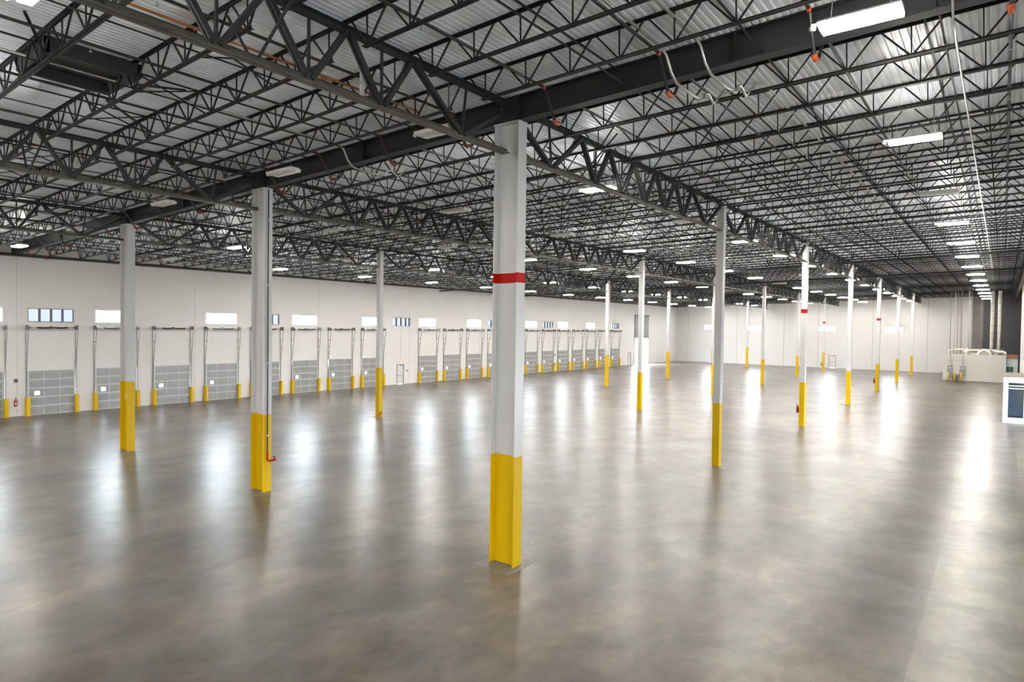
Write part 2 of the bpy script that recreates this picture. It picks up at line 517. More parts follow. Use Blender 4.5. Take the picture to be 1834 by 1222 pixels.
# ------------------------------------------------------------------ open web joists
JD = 0.68
def angles(L, z, down, w=0.055, t=0.007, gap=0.022):
    """pair of back-to-back angles along x"""
    b = MB()
    for s in (-1, 1):
        y0 = s*gap/2; y1 = s*(gap/2+t); y2 = s*(gap/2+w)
        zz = z-w if down else z+w
        zt = z-t if down else z+t
        b.prism([(y0, z), (y2, z), (y2, zt), (y1, zt), (y1, zz), (y0, zz)], 0, 0.0, L)
    return b
JM = {}
def joist_meshes(L, npan):
    k = (round(L, 2), npan)
    if k in JM: return JM[k]
    top = angles(L, 0.0, True).mesh('top_chord', 'joist')
    bot = angles(L-1.0, -JD, False).mesh('bottom_chord', 'joist')
    bot.transform(Matrix.Translation((0.5, 0, 0)))
    rods = []
    p = L/npan
    for q in range(npan):
        bx = (q+0.5)*p
        for tx in (q*p+0.05, bx, (q+1)*p-0.05):
            if q == 0 and tx < 0.1: tx = 0.12
            if q == npan-1 and tx > L-0.1: tx = L-0.12
            rods.append(((tx, 0, -0.03), (bx + (0.03 if tx > bx else -0.03 if tx < bx else 0), 0, -JD+0.03), 0.026 if tx == bx else 0.034))
    allw = MB()
    for a, b_, w_ in rods: allw.bar(a, b_, w_)
    web = allw.mesh('web_rods', 'joist')
    shapes = [MB().bar((0, 0, 0), tuple(Vector(b_)-Vector(a)), w_).mesh('web_rod', 'joist') for a, b_, w_ in rods[3:6]]
    first = [MB().bar((0, 0, 0), tuple(Vector(b_)-Vector(a)), w_).mesh('web_rod', 'joist') for a, b_, w_ in rods]
    JM[k] = (top, bot, rods, web, first)
    return JM[k]
ANG = -math.atan(SLOPE)
BAYS = [(WX+0.05, -2*SX, 14, 'dock door bay', 0), (-2*SX, -SX, 10, 'bay on dock side of drain-pipe column', 1),
        (-SX, 0.0, 10, 'bay between drain-pipe and red-banded columns', 2), (0.0, SX, 10, 'bay over the conduits', 3)]
ORDN = ['', 'first', 'second', 'third', 'fourth', 'fifth', 'sixth', 'seventh', 'eighth', 'ninth', 'tenth', 'eleventh', 'twelfth', 'thirteenth', 'fourteenth']
def joist_where(k):
    if k < 0: return '%s before the black beam' % ORDN[-k]
    r, m = divmod(k, 9)
    if r == 0: return '%s past the black beam' % ORDN[m]
    if m == 0: return 'on the %s slim column row' % ORDN[r]
    return '%s past %s slim column row' % (ORDN[m], ORDN[r])
for x0, x1, npan, lab, bi in BAYS:
    L = x1-x0
    top, bot, rods, web, first = joist_meshes(L, npan)
    for k in range(-9, 61):
        if k == 0: continue
        Y = k*JS
        if Y > EY-0.3: continue
        t = thing('roof_joist', 'charcoal open-web joist, %s, %s' % (joist_where(k), lab), 'joist', (x0, Y, deck(x0)-0.002), 'roof joists, '+lab, (0, ANG, 0))
        put('top_chord', top, t); put('bottom_chord', bot, t)
        near = (bi in (2, 3) and -6 <= k <= 8) or (bi == 1 and -4 <= k <= 5)
        if near:
            for (a, b_, w_), me in zip(rods, first): put('web_rod', me, t, a)
        else:
            put('web_rods', web, t)['kind'] = 'stuff'
# the bay beyond the camera's right, mostly out of view
L = RX-SX
allb = MB()
top, bot, rods, web, first = joist_meshes(SX, 10)
for k in range(1, 61):
    Y = k*JS
    if Y > EY-0.3: continue
    for a, b_ in ((0.0, 0.0), (-JD, -JD)):
        for s in (-1, 1):
            allb.bar((SX+0.25, Y+s*0.035, deck(SX+0.25)-0.03+a*0.93), (RX-0.1, Y+s*0.035, deck(RX)-0.03+a*0.93), 0.05)
    for a, b_, w_ in rods[2:]:
        allb.bar((SX+a[0], Y, deck(SX+a[0])+a[2]), (SX+b_[0], Y, deck(SX+b_[0])+b_[2]), w_)
tag(allb.obj('roof_joists', 'joist'), 'charcoal open-web roof joists in the bay beyond the glazed office', 'joists', kind='stuff')

# ------------------------------------------------------------------ joist girders along the column lines
GB = [2.0, 4.594, 6.431, 8.268, 10.106, 11.943, 14.537]
GT = [3.675, 5.512, 7.349, 9.187, 11.024, 12.862]
GTOP, GBOT = 12.63, 11.25     # at x = 0
def girder_parts():
    d = {}
    tc = MB()
    for s in (-1, 1):
        tc.prism([(s*0.012, 0.0), (s*0.15, 0.0), (s*0.15, -0.018), (s*0.03, -0.018), (s*0.03, -0.14), (s*0.012, -0.14)], 1, 0.18, SY-0.18)
    d['top_chord'] = tc.mesh('top_chord', 'girder')
    bc = MB()
    zb = GBOT-GTOP
    for s in (-1, 1):
        bc.prism([(s*0.012, zb), (s*0.13, zb), (s*0.13, zb+0.016), (s*0.028, zb+0.016), (s*0.028, zb+0.12), (s*0.012, zb+0.12)], 1, 0.19, SY-0.19)
    d['bottom_chord'] = bc.mesh('bottom_chord', 'gbottom')
    webs = []
    zt, zl = -0.08, zb+0.07
    def dbl(y0, z0, y1, z1, w_=0.085):
        b = MB()
        for s in (-1, 1):
            b.bar((s*0.055, y0, z0), (s*0.055, y1, z1), 0.06, w_, (1, 0, 0)) if False else b.bar((s*0.05, y0, z0), (s*0.05, y1, z1), 0.055, w_, (0, 1, 0))
        webs.append(b.mesh('web_member', 'girder'))
    tops = [0.2]+GT+[SY-0.2]
    for q, by in enumerate(GB):
        lt, rtp = tops[q], tops[q+1]
        dbl(by-0.05, zl, lt+0.04, zt if q else -0.25, 0.10)
        dbl(by+0.05, zl, rtp-0.04, zt if q < 6 else -0.25, 0.10)
        b = MB().bar((0, by, zl), (0, by if 0 < q < 6 else (1.84 if q == 0 else SY-1.84), zt), 0.05, 0.05)
        webs.append(b.mesh('web_member', 'girder'))
    d['webs'] = webs
    # knee braces to the joists
    kb = []
    for yy in (GT[0], GT[3]):
        for s in (-1, 1):
            kb.append(MB().bar((s*0.1, yy-0.2, zb+0.06), (s*1.3, yy-0.02, -0.1), 0.05, 0.03).mesh('knee_brace', 'girder'))
    d['kb'] = kb
    return d
GP = girder_parts()
for i in (-2, -1, 0, 1):
    X = i*SX
    for j in range(-1, 7):
        last = (j == 6)
        ordn = {-1: 'span before the black beam', 0: 'span just past the black beam'}.get(j, 'past the %s slim column' % ORD[min(j, 6)])
        t = thing('joist_girder', 'grey joist girder on %s line, %s' % ({0: 'the red-banded column', -1: 'the drain-pipe column', -2: 'the dock-side column', 1: 'the glazed office'}[i], ordn), 'girder', (X, j*SY+(0.07 if last else 0), GTOP+SLOPE*X), 'joist girders along the column lines')
        if last:
            t.scale = (1, (EY-6*SY-0.1)/SY, 1)
        put('top_chord', GP['top_chord'], t); put('bottom_chord', GP['bottom_chord'], t)
        for me in GP['webs']: put('web_member', me, t)
        for q, me in enumerate(GP['kb']):
            if i < 1 or q % 2 == 0: put('knee_brace', me, t)

SHORT = ['dock door bay', 'dock-side bay', 'drain-pipe bay', 'conduit bay']
# bridging rows: thin angles running across the joists
for bi, (x0, x1, npan, lab, _) in enumerate(BAYS):
    nrow = 4 if bi == 0 else 3
    for q in range(nrow):
        x = x0+(x1-x0)*(q+1)/(nrow+1)+0.35
        b = MB()
        b.bar((x-0.1, BY+0.1, deck(x)-0.085), (x-0.1, EY-0.1, deck(x)-0.085), 0.035)
        b = b.obj('bridging_angle', 'joist')
        tag(b, 'thin dark bridging angle along joist tops, %s from dock wall in %s' % (ORDN[q+1], SHORT[bi]), 'bridging', 'bridging angles')
        b = MB().bar((x+0.25, BY+0.1, deck(x)-JD+0.085), (x+0.25, EY-0.1, deck(x)-JD+0.085), 0.03).obj('bridging_angle', 'joist')
        tag(b, 'thin dark bridging angle along joist bottoms, %s from dock wall in %s' % (ORDN[q+1], SHORT[bi]), 'bridging', 'bridging angles')
    # crossed bridging in one joist space next to each girder
    for k in (-4, 3, 12, 21):
        for q in range(nrow):
            x = x0+(x1-x0)*(q+1)/(nrow+1)+0.3
            y0, y1 = k*JS, (k+1)*JS
            b = MB()
            b.bar((x, y0, deck(x)-0.06), (x, y1, deck(x)-JD+0.06), 0.03)
            b.bar((x+0.04, y0, deck(x)-JD+0.06), (x+0.04, y1, deck(x)-0.06), 0.03)
            tag(b.obj('cross_brace', 'joist'), 'dark crossed brace, %s, %s from dock wall, %s' % ({-4: 'before the black beam', 3: 'past the black beam', 12: 'past first slim column row', 21: 'past second slim column row'}[k], ORDN[q+1], SHORT[bi]), 'brace', 'crossed joist braces')

# ------------------------------------------------------------------ sprinkler piping
q = 0
x = 10.8
while x > WX+1:
    z = deck(x)-0.30
    zb = deck(x)-1.04
    t = thing('sprinkler_pipe', 'black sprinkler branch pipe dipping under the beam, %s' % (['past the lit fixture beside the thin conduit', 'under the lit fixture', 'between the conduits and red-banded column', 'closest to the red-banded column'][q] if q < 4 else '%s on dock side of red-banded column' % ORDN[q-3]), 'pipe', (x, 0, z), 'sprinkler branch pipes')
    dz = zb-z
    cm = 'coupling' if q < 4 else 'dullcoupling'
    MB().tube([(0, BY+0.3, 0), (0, -0.80, 0), (0, -0.72, -0.04), (0, -0.28, dz+0.05), (0, -0.2, dz), (0, 0.05, dz+0.05), (0, 0.5, -0.1), (0, 0.75, 0), (0, 39.9, 0)], 0.036).obj('run', 'pipe', t)
    MB().tube([(0, 40.9, 0), (0, EY-0.4, 0)], 0.036).obj('run', 'pipe', t)
    MB().tube([(0, 39.9, 0), (0, 40.4, -0.55), (0, 40.9, 0)], 0.036).obj('riser', 'pipe', t)
    MB().tube([(0, -0.29, dz+0.06), (0, -0.25, dz+0.01), (0, -0.16, dz-0.01), (0, -0.08, dz+0.02)], 0.055, 10).obj('coupling', cm, t)
    MB().tube([(0, -0.84, 0), (0, -0.75, -0.01)], 0.048, 10).obj('coupling', cm, t)
    if q % 2 == 0: MB().tube([(0, -7.1, 0), (0, -6.98, 0)], 0.048, 10).obj('coupling', cm, t)
    for yy in (-8.6, -5.0, 3.4, 7.1, 10.8, 14.5):
        h = MB().tube([(0, yy, -0.05), (0, yy, -0.14)], 0.012, 6)
        h.tube([(0, yy, -0.15), (0, yy, -0.16)], 0.03, 8)
        h.obj('sprinkler_head', 'emt', t)
    x -= 3.06
    q += 1
for Y, nm in ((40.5, 'nearer to the black beam'), (55.1, 'nearer to the end wall')):
    t = thing('sprinkler_main', 'thick black sprinkler main hung below the joists, the one %s' % nm, 'pipe', (0, Y, 0), 'sprinkler mains')
    MB().tube([(WX+0.6, 0, 11.75+SLOPE*WX), (12.2, 0, 11.75+SLOPE*12.2)], 0.085, 10).obj('run', 'pipe', t)
    for xx in (11.0, 7.9, 4.8, 1.7, -4.4, -7.5, -10.6, -16.7, -19.8, -28.0, -34.0, -39.0):
        MB().tube([(xx, 0, 11.75+SLOPE*xx), (xx, 0, deck(xx))], 0.015, 6).obj('hanger_rod', 'pipe', t)
t = thing('sprinkler_main', 'black sprinkler main along the top of the dock wall', 'pipe', (-41.75, 0, 10.90), 'sprinkler mains')
MB().tube([(0, BY+1, 0), (0, EY-1, 0.05)], 0.105, 10).obj('run', 'pipe', t)
for yy in (1.7, 8.0, 18.0, 30.0, 44.0):
    MB().tube([(0, yy-0.1, 0), (0, yy+0.1, 0)], 0.125, 10).obj('coupling', 'dullcoupling', t)
for yy in range(-6, 108, 6):
    MB().tube([(0, yy, 0.05), (0, yy, 0.75)], 0.02, 6).obj('hanger_rod', 'pipe', t)

t = thing('gas_pipe', 'orange-primed pipe beside the girder, hung among the joists before the black beam', 'pipe', (-2.2, 0, 12.42))
MB().tube([(-0.1, BY+0.5, 0), (0.15, -1.6, 0.0), (0.15, -1.45, -0.05)], 0.032).obj('run', 'rust', t)
MB().tube([(0.05, -4.6, 0), (0.05, -4.45, 0)], 0.05, 10).obj('coupling', 'rust', t)
t = thing('roof_drain_pipe', 'short white roof drain stub hanging beside the girder', 'pipe', (-1.25, -4.1, 0))
MB().tube([(0, 0, 11.72), (0, 0, deck(-1.25))], 0.06, 12).obj('stub', 'colwhite', t)
MB().tube([(0, 0, 12.2), (0, 0, 12.28)], 0.075, 12).obj('collar', 'colwhite', t)

# electrical conduits over the bay with the lit fixtures
def conduit(x, dx, lab, far):
    t = thing('conduit', lab, 'conduit', (x, 0, 0), 'galvanized conduits dipping under the beam')
    z = deck(x)-0.16; zb = deck(x)-0.90
    MB().tube([(0, -12.5, z), (0, -0.75, z), (0.03, -0.5, z-0.1), (0.1+dx, -0.38, zb+0.28), (0.16+dx, -0.2, zb+0.08), (0.25+dx, 0.5, zb+0.0), (0.3+dx, 1.0, zb+0.02), (0.31+dx, 1.12, zb+0.2), (0.32+dx, 1.3, zb+0.26), (0.34+dx, 1.6, zb+0.1), (0.38+dx, 2.3, z-0.1), (0.42+dx, 2.8, z), (0.62+dx, far, z+0.03)], 0.033, 8).obj('run', 'emt', t, smooth=True)
    MB().box(0.1+dx, 0.5+dx, 0.72, 0.76, zb-0.05, zb-0.03).obj('strut', 'emt', t)
conduit(4.70, 0.0, 'galvanized conduit bending under the black beam, closer to red-banded column', 34)
conduit(-6.6, 0.0, 'galvanized conduit bending under the black beam near the drain-pipe column', 20)
conduit(5.48, 0.0, 'galvanized conduit bending under the black beam, closer to lit fixture', 36)
t = thing('conduit', 'galvanized conduit crossing the black beam past the lit fixture', 'conduit', (9.95, 0, 0), 'galvanized conduits dipping under the beam')
z = deck(9.95)
MB().tube([(0, -10, z-0.15), (0, -0.7, z-0.15), (0.02, -0.36, z-0.4), (0.04, -0.22, z-1.0), (0.05, 0.3, z-0.95), (0.0, 1.2, z-0.75), (0.0, 60, z-0.72)], 0.02, 8).obj('run', 'emt', t, smooth=True)
MB().tube([(-0.02, 3.0, z-0.74), (-0.02, 3.12, z-0.55)], 0.03, 8).obj('connector', 'emt', t)

# roof hatch curb framed between joists
t = thing('roof_hatch_frame', 'dark steel roof hatch curb framed between joists above the drain-pipe bay', 'roof hatch', (-6.3, -8.2, deck(-6.3)))
for a, b_, c, d in ((-0.95, 0.95, -0.95, -0.87), (-0.95, 0.95, 0.87, 0.95), (-0.95, -0.87, -0.95, 0.95), (0.87, 0.95, -0.95, 0.95)):
    MB().box(a, b_, c, d, -0.36, -0.04).obj('curb_plate', 'beam', t)
MB().box(-0.87, 0.87, -0.87, 0.87, -0.1, -0.06).obj('hatch_lid', 'beam', t)
for a, b_ in (((-0.9, -0.9, -0.5), (-2.1, -0.9, -0.62)), ((0.9, 0.9, -0.5), (0.9, 2.0, -0.3)), ((-0.9, 0.9, -0.5), (-2.4, 2.6, -0.62)), ((0.9, -0.9, -0.5), (2.0, -1.6, -0.1))):
    MB().bar(a, b_, 0.045).obj('frame_angle', 'joist', t)

# ------------------------------------------------------------------ high-bay lights
LL, LW = 1.22, 0.50
LROW = [(8.82, 11.74, 'in the row over the pale slab'), (-0.84, 11.56, 'in the row beside the red-banded column'), (-7.7, 11.44, 'in the row before the drain-pipe column'),
        (-16.0, 11.31, 'in the row past the drain-pipe column line'), (-25.22, 11.02, 'in the row at the dock-side column line'), (-33.6, 10.76, 'in the row over the dock door aisle')]
OFF = {(1,0), (1,2), (2,0), (3,0), (4,0), (2,1), (3,1), (5,1), (0,2), (2,2), (3,2), (4,2), (3,8), (4,11), (2,7)}
def light_parts(lit):
    body = MB().prism([(-LW/2, 0.0), (LW/2, 0.0), (LW/2, 0.03), (LW*0.3, 0.075), (-LW*0.3, 0.075), (-LW/2, 0.03)], 0, -LL/2, LL/2).mesh('housing', 'fixture')
    dif = MB()
    for s in (-1, 1):
        y0 = s*0.015; y1 = s*(LW/2-0.012)
        dif.prism([(s*0.012, 0.0), (s*(LW/2-0.005), 0.0), (s*(LW/2-0.02), -0.05), (s*0.04, -0.065)], 0, -LL/2+0.01, LL/2-0.01)
    dif = dif.mesh('diffuser', 'lit' if lit else 'diffuser')
    glow = MB()
    for s in (-1, 1): glow.box(-LL/2+0.1, LL/2-0.1, s*0.09-0.02, s*0.09+0.02, 0.075, 0.079)  # added strips; on lit fixtures they glow to brighten the deck
    glow = glow.mesh('added_glow_strip', 'deckglow' if lit else 'diffuser')
    sen = MB().lathe([(0.03, 0.05), (0.03, 0.0), (0.055, 0.0), (0.055, -0.04), (0.03, -0.06)], (-LL/2-0.10, -0.1, 0.0)).box(-LL/2-0.1, -LL/2, -0.12, -0.08, 0.02, 0.05).mesh('motion_sensor', 'fixture')
    return body, dif, sen, glow
LP = {True: light_parts(True), False: light_parts(False)}
for ri, (x, z, rl) in enumerate(LROW):
    for k in range(-2, 14):
        Y = -2.0+8.268*k-(0.45 if (ri, k) == (1, -1) else 0)
        if Y > EY-2: continue
        if ri == 0 and k < -1: continue
        lit = (ri, k) not in OFF
        lab = ('lit' if lit else 'unlit')+' high-bay light '+rl+(', %s past the black beam' % ORDN[k] if k > 0 else ', beside the black beam' if k == 0 else ', %s before the black beam' % ORDN[-k])
        t = thing('high_bay_light', lab, 'light', (x, Y, z), ('lit' if lit else 'unlit')+' high-bay lights '+rl)
        b, d, s, u_ = LP[lit]
        put('added_glow_strip', u_, t)
        put('housing', b, t); put('diffuser', d, t); put('motion_sensor', s, t)
        top = deck(x)-z
        for sx in (-0.45, 0.45):
            MB().bar((sx, 0, 0.07), (sx*0.8, 0, top), 0.008).obj('hanger_wire', 'emt', t)

# ------------------------------------------------------------------ dock doors
def door_section(z0, z1, vision, topmost):
    b = MB()
    X0 = 0.02
    if vision:
        b.box(X0, X0+0.03, 0, 0.42, z0, z1)
        b.box(X0, X0+0.03, 0.72, DW, z0, z1)
        b.box(X0, X0+0.03, 0.42, 0.72, z0, z0+0.15)
        b.box(X0, X0+0.03, 0.42, 0.72, z0+0.41, z1)
    else:
        b.box(X0, X0+0.03, 0, DW, z0, z1)
    return b.mesh('door_section', 'door')
def ribs(z0, z1):
    b = MB()
    for z in (z0, z1-0.055): b.box(0.05, 0.10, 0, DW, z+0.002, z+0.05)
    b.box(0.05, 0.11, 0, DW, (z0+z1)/2+0.15, (z0+z1)/2+0.165)
    return b.mesh('strut', 'doorrib')
def stiles(z0, z1):
    out_ = []
    for y in (0.0, DW/3-0.03, 2*DW/3-0.03, DW-0.12):
        wd_ = 0.12 if y in (0.0, DW-0.12) else 0.06
        out_.append(MB().box(0.045, 0.075, y, y+wd_, z0+0.01, z1-0.02).mesh('stile', 'doorrib'))
    return out_
SZ = [0.0, 0.612, 1.224, 1.836, 2.448, 3.06]
DSEC = [door_section(SZ[q], SZ[q+1], q == 2, q == 4) for q in range(5)]
DRIB = [ribs(SZ[q], SZ[q+1]) for q in range(5)]
DSTI = [stiles(SZ[q], SZ[q+1]) for q in range(5)]
VG = MB().box(0.025, 0.04, 0.42, 0.72, 1.224+0.15, 1.224+0.41).mesh('vision_pane', 'visionglass')
VF = MB().box(0.045, 0.065, 0.39, 0.75, 1.224+0.12, 1.224+0.15).box(0.045, 0.065, 0.39, 0.75, 1.224+0.41, 1.224+0.44).box(0.045, 0.065, 0.39, 0.42, 1.374, 1.634).box(0.045, 0.065, 0.72, 0.75, 1.374, 1.634).mesh('vision_frame', 'doorrib')
TOPLIT = MB().box(0.0, 0.12, 0.0, DW, 3.06, 3.10).mesh('lit_top_edge', 'colwhite')  # white strip stands in for the lit top edge of the door
def track_parts():
    d = []
    for s, y in ((-1, 0.0), (1, DW)):
        b = MB()
        b.bar((0.03, y-s*0.01+s*0.05, 0), (0.03, y+s*0.05, 6.2), 0.035, 0.04)
        d.append(b.mesh('wall_angle', 'track'))
        d.append(MB().bar((0.10, y+s*0.04, 0), (0.13, y+s*0.04, 3.1), 0.04, 0.05).bar((0.13, y+s*0.04, 3.1), (0.52, y+s*0.04, 6.15), 0.03, 0.04).mesh('track', 'track'))
        br = MB()
        for z, ext in ((3.7, 0.2), (4.35, 0.29), (5.0, 0.37)):
            br.bar((0.03, y+s*0.045, z), (ext, y+s*0.045, z), 0.03, 0.04)
        d.append(br.mesh('track_bracket', 'track'))
        d.append(MB().box(0.0, 0.46, y+s*0.06-0.01, y+s*0.06+0.01, 5.92, 6.22).mesh('bearing_plate', 'track'))
        d.append(MB().tube([(0.3, y-s*0.02, 6.05), (0.3, y-s*0.14, 6.05)], 0.09, 14).mesh('cable_drum', 'track'))
    d.append(MB().tube([(0.3, -0.12, 6.05), (0.3, DW+0.12, 6.05)], 0.016, 8).mesh('shaft', 'track'))
    for y0, y1 in ((0.52, 1.36), (1.50, 2.34)):
        n_ = 60; pts = []
        sp = MB().tube([(0.3, y0+(y1-y0)*i/10, 6.05-0.03*math.sin(math.pi*i/10)) for i in range(11)], 0.06, 10)
        d.append(sp.mesh('torsion_spring', 'spring'))
    d.append(MB().box(0.0, 0.34, DW/2-0.02, DW/2+0.02, 5.95, 6.15).mesh('center_bracket', 'track'))
    d.append(MB().box(0.002, 0.02, 0.35, DW-0.35, 5.93, 5.99).mesh('spring_pad', 'colwhite'))
    return d
TR = track_parts()
gy = MB().box(0.02, 0.27, -0.11, 0.11, 0.0, 0.03)
gy = MB().prism([(0.0, -0.12), (0.30, -0.12), (0.34, -0.06), (0.34, 0.06), (0.30, 0.12), (0.0, 0.12)], 2, 0.02, 1.26)
GUARD = gy.mesh('guard_body', 'yellow')
GBASE = MB().box(0.0, 0.38, -0.15, 0.15, 0.0, 0.02).mesh('base_plate', 'yellow')
NUM = ['zero', 'first', 'second', 'third', 'fourth', 'fifth', 'sixth', 'seventh', 'eighth', 'ninth', 'tenth', 'eleventh', 'twelfth']
for n_, (k, y) in enumerate(DOORS):
    d = put('door_%d' % (n_+1), None, None, (WX, y, 0))
    if k < 8: where = '%s dock door from the exit door towards wide columns' % NUM[8-k]
    else: where = '%s dock door from the exit door towards drive-in door' % NUM[k-8]
    struct(d, 'grey ribbed %s' % where, 'door')
    for q in range(5):
        s = put('door_section', DSEC[q], d)
        put('strut', DRIB[q], s)
        for me in DSTI[q]: put('stile', me, s)
        if q == 2:
            put('vision_pane', VG, s); put('vision_frame', VF, s)
    put('lit_top_edge', TOPLIT, d)
    for me in TR: put(me.name.split('.')[0], me, d)
    for s_, yy in (('exit door side', y if k > 8 else y+DW), ('far side', y+DW if k > 8 else y)):
        g = thing('track_guard', 'yellow track guard, %s of %s' % (s_, where.replace('from the exit door ', 'from exit door ')), 'guard', (WX, yy+(0.05 if yy > y else -0.0), 0), 'yellow dock door track guards')
        put('guard_body', GUARD, g); put('base_plate', GBASE, g)

# ------------------------------------------------------------------ windows
def window(n_, axis, pos, a0, a1, z0, z1, dark, lab):
    def bx(b, u0, u1, v0, v1, d0, d1):
        if axis == 0: b.box(pos+d0, pos+d1, u0, u1, v0, v1)
        else: b.box(u0, u1, pos-d1, pos-d0, v0, v1)
        return b
    fm = 'frame' if dark else 'wframe'
    t = 0.05
    b = MB()
    bx(b, a0, a1, z1-t, z1, -0.12, -0.02); bx(b, a0, a1, z0, z0+t, -0.12, 0.0 if dark else -0.02)
    bx(b, a0, a0+t, z0+t, z1-t, -0.12, -0.02); bx(b, a1-t, a1, z0+t, z1-t, -0.12, -0.02)
    w_ = b.obj('window_%d' % n_, fm)
    struct(w_, lab, 'window')
    cuts = [a0+t]
    if dark:
        for q in (1, 2, 3):
            c = a0+(a1-a0)*q/4
            bx(MB(), c-0.06, c+0.06, z0+t, z1-t, -0.12, 0.02).obj('mullion', fm, w_)
            cuts += [c-0.06, c+0.06]
    cuts.append(a1-t)
    for q in range(0, len(cuts), 2):
        bx(MB(), cuts[q], cuts[q+1], z0+t, z1-t, -0.08, -0.07).obj('pane', 'tintglass' if dark else 'glass', w_)
n_ = 1
for k in sorted(WIN_WHITE+WIN_DARK):
    y = 0.70+DP*k
    dark = k in WIN_DARK
    if k == 8: wh = 'above the exit door in the dock wall'
    else: wh = 'above the %s dock door from the exit door towards the %s' % (NUM[abs(8-k)], 'wide columns' if k < 8 else 'drive-in door')
    window(n_, 0, WX, y+0.06, y+DW-0.06, WZ0, WZ1, dark, ('dark-framed four-pane window ' if dark else 'plain bright window ')+wh)
    n_ += 1
for q, (a, b_, c, d) in enumerate(holesE[:4]):
    window(n_, 1, EY, a, b_, c, d, False, 'bright high window in the end wall, %s from the dock wall' % ORD[q+1]); n_ += 1

# ------------------------------------------------------------------ exit doors, signs, extinguishers
def exit_door(n_, axis, a0, a1, h, lab, base):
    d = put('door_%d' % n_, None, None, base)
    struct(d, lab, 'door')
    W_ = a1-a0
    def bx(b, u0, u1, v0, v1, d0, d1):
        if axis == 0: b.box(d0, d1, u0, u1, v0, v1)
        else: b.box(u0, u1, -d1, -d0, v0, v1)
        return b
    bx(MB(), 0.04, W_-0.04, 0.01, h-0.04, -0.08, -0.03).obj('leaf', 'doorwhite', d)
    f = MB()
    bx(f, -0.05, 0.04, 0, h+0.05, -0.1, 0.03); bx(f, W_-0.04, W_+0.05, 0, h+0.05, -0.1, 0.03); bx(f, 0.04, W_-0.04, h-0.04, h+0.05, -0.1, 0.03)
    f.obj('door_frame', 'seal', d)
    bx(MB(), 0.10, W_-0.10, 0.98, 1.06, -0.03, 0.06).obj('push_bar', 'emt', d)
    bx(MB(), W_-0.5, W_-0.1, h-0.16, h-0.08, -0.03, 0.05).obj('door_closer', 'panelgrey', d)
    return d
exit_door(31, 0, *MD1, 2.18, 'white exit door in the dock wall between dock doors', (WX, MD1[0], 0))
exit_door(32, 0, *MD2, 2.18, 'white exit door in the dock wall beside the drive-in door', (WX, MD2[0], 0))
exit_door(33, 1, -13.7, -12.6, 2.25, 'white exit door in the end wall', (-13.7, EY, 0))
def exit_sign(loc, axis, lab):
    t = thing('exit_sign', lab, 'sign', loc, 'exit signs')
    if axis == 0: MB().box(0, 0.05, -0.19, 0.19, -0.12, 0.12).obj('sign_plate', 'signwhite', t)
    else: MB().box(-0.19, 0.19, -0.05, 0, -0.12, 0.12).obj('sign_plate', 'signwhite', t)
    c = bpy.data.curves.new('letters', 'FONT'); c.body = 'EXIT'; c.size = 0.2; c.align_x = 'CENTER'; c.align_y = 'CENTER'; c.extrude = 0.004
    tmp = bpy.data.objects.new('letters_tmp', c)
    me = bpy.data.meshes.new_from_object(tmp)
    me.name = 'letters'; me.materials.clear(); me.materials.append(M['exitred'])
    bpy.data.objects.remove(tmp)
    put('letters', me, t, (0.055, 0, 0) if axis == 0 else (0, -0.055, 0), (math.pi/2, 0, math.pi/2) if axis == 0 else (math.pi/2, 0, 0))
exit_sign((WX, 35.05, 2.47), 0, 'small exit sign with red letters over the exit door between dock doors')
exit_sign((WX, 90.0, 2.47), 0, 'small exit sign with red letters over exit door beside the drive-in door')
exit_sign((-13.15, EY, 2.52), 1, 'small exit sign with red letters over the exit door in the end wall')

def extinguisher(loc, lab):
    t = thing('fire_extinguisher', lab, 'fire extinguisher', loc, 'wall and column fire extinguishers')
    MB().lathe([(0.075, 0.0), (0.085, 0.02), (0.085, 0.36), (0.06, 0.43), (0.03, 0.45), (0.03, 0.48)], (0, 0, 0)).obj('cylinder', 'extred', t, smooth=True)
    MB().box(-0.03, 0.03, -0.03, 0.03, 0.48, 0.52).bar((0, 0, 0.52), (0.10, 0, 0.60), 0.025).bar((0, 0, 0.50), (0.11, 0, 0.52), 0.025).obj('valve_handle', 'black', t)
    MB().tube([(0, 0.03, 0.5), (0.02, 0.12, 0.46), (0.02, 0.125, 0.2), (0.02, 0.11, 0.08)], 0.013, 8).obj('hose', 'black', t)
    MB().box(0.084, 0.089, -0.04, 0.04, 0.14, 0.24).obj('label_plate', 'signwhite', t)
    MB().box(-0.11, -0.06, -0.03, 0.03, 0.3, 0.42).obj('bracket', 'panelgrey', t)
extinguisher((WX+0.11, 0.03, 0.68), 'fire extinguisher on the dock wall between the two dock doors by the dark window')
extinguisher((WX+0.11, 65.8, 0.68), 'fire extinguisher on the dock wall far past the exit door')
extinguisher((-0.29, 2*SY, 0.9), 'fire extinguisher on the red-banded second slim column')
extinguisher((-0.29, 4*SY, 0.9), 'fire extinguisher on the red-banded fourth slim column')
extinguisher((-SX-0.29, 6*SY, 0.9), 'fire extinguisher on the red-banded slim column closest to end wall')
for c in bpy.data.objects:
    if c.name.startswith('fire_extinguisher') and c.location.x > WX+1: c.rotation_euler = (0, 0, math.pi)
def small_box(nm, loc, sz, m_, lab, cat, face=0):
    t = thing(nm, lab, cat, loc)
    a, b_, c = sz
    MB().box(0, a, -b_/2, b_/2, -c/2, c/2).obj('case', m_, t)
    MB().box(a, a+0.015, -b_*0.3, b_*0.3, -c*0.25, c*0.25).obj('face', 'signwhite' if m_ == 'black' else 'black', t)
small_box('alarm_box', (WX, 0.07, 2.43), (0.08, 0.24, 0.26), 'panelgrey', 'small grey alarm box on the dock wall above an extinguisher', 'alarm')
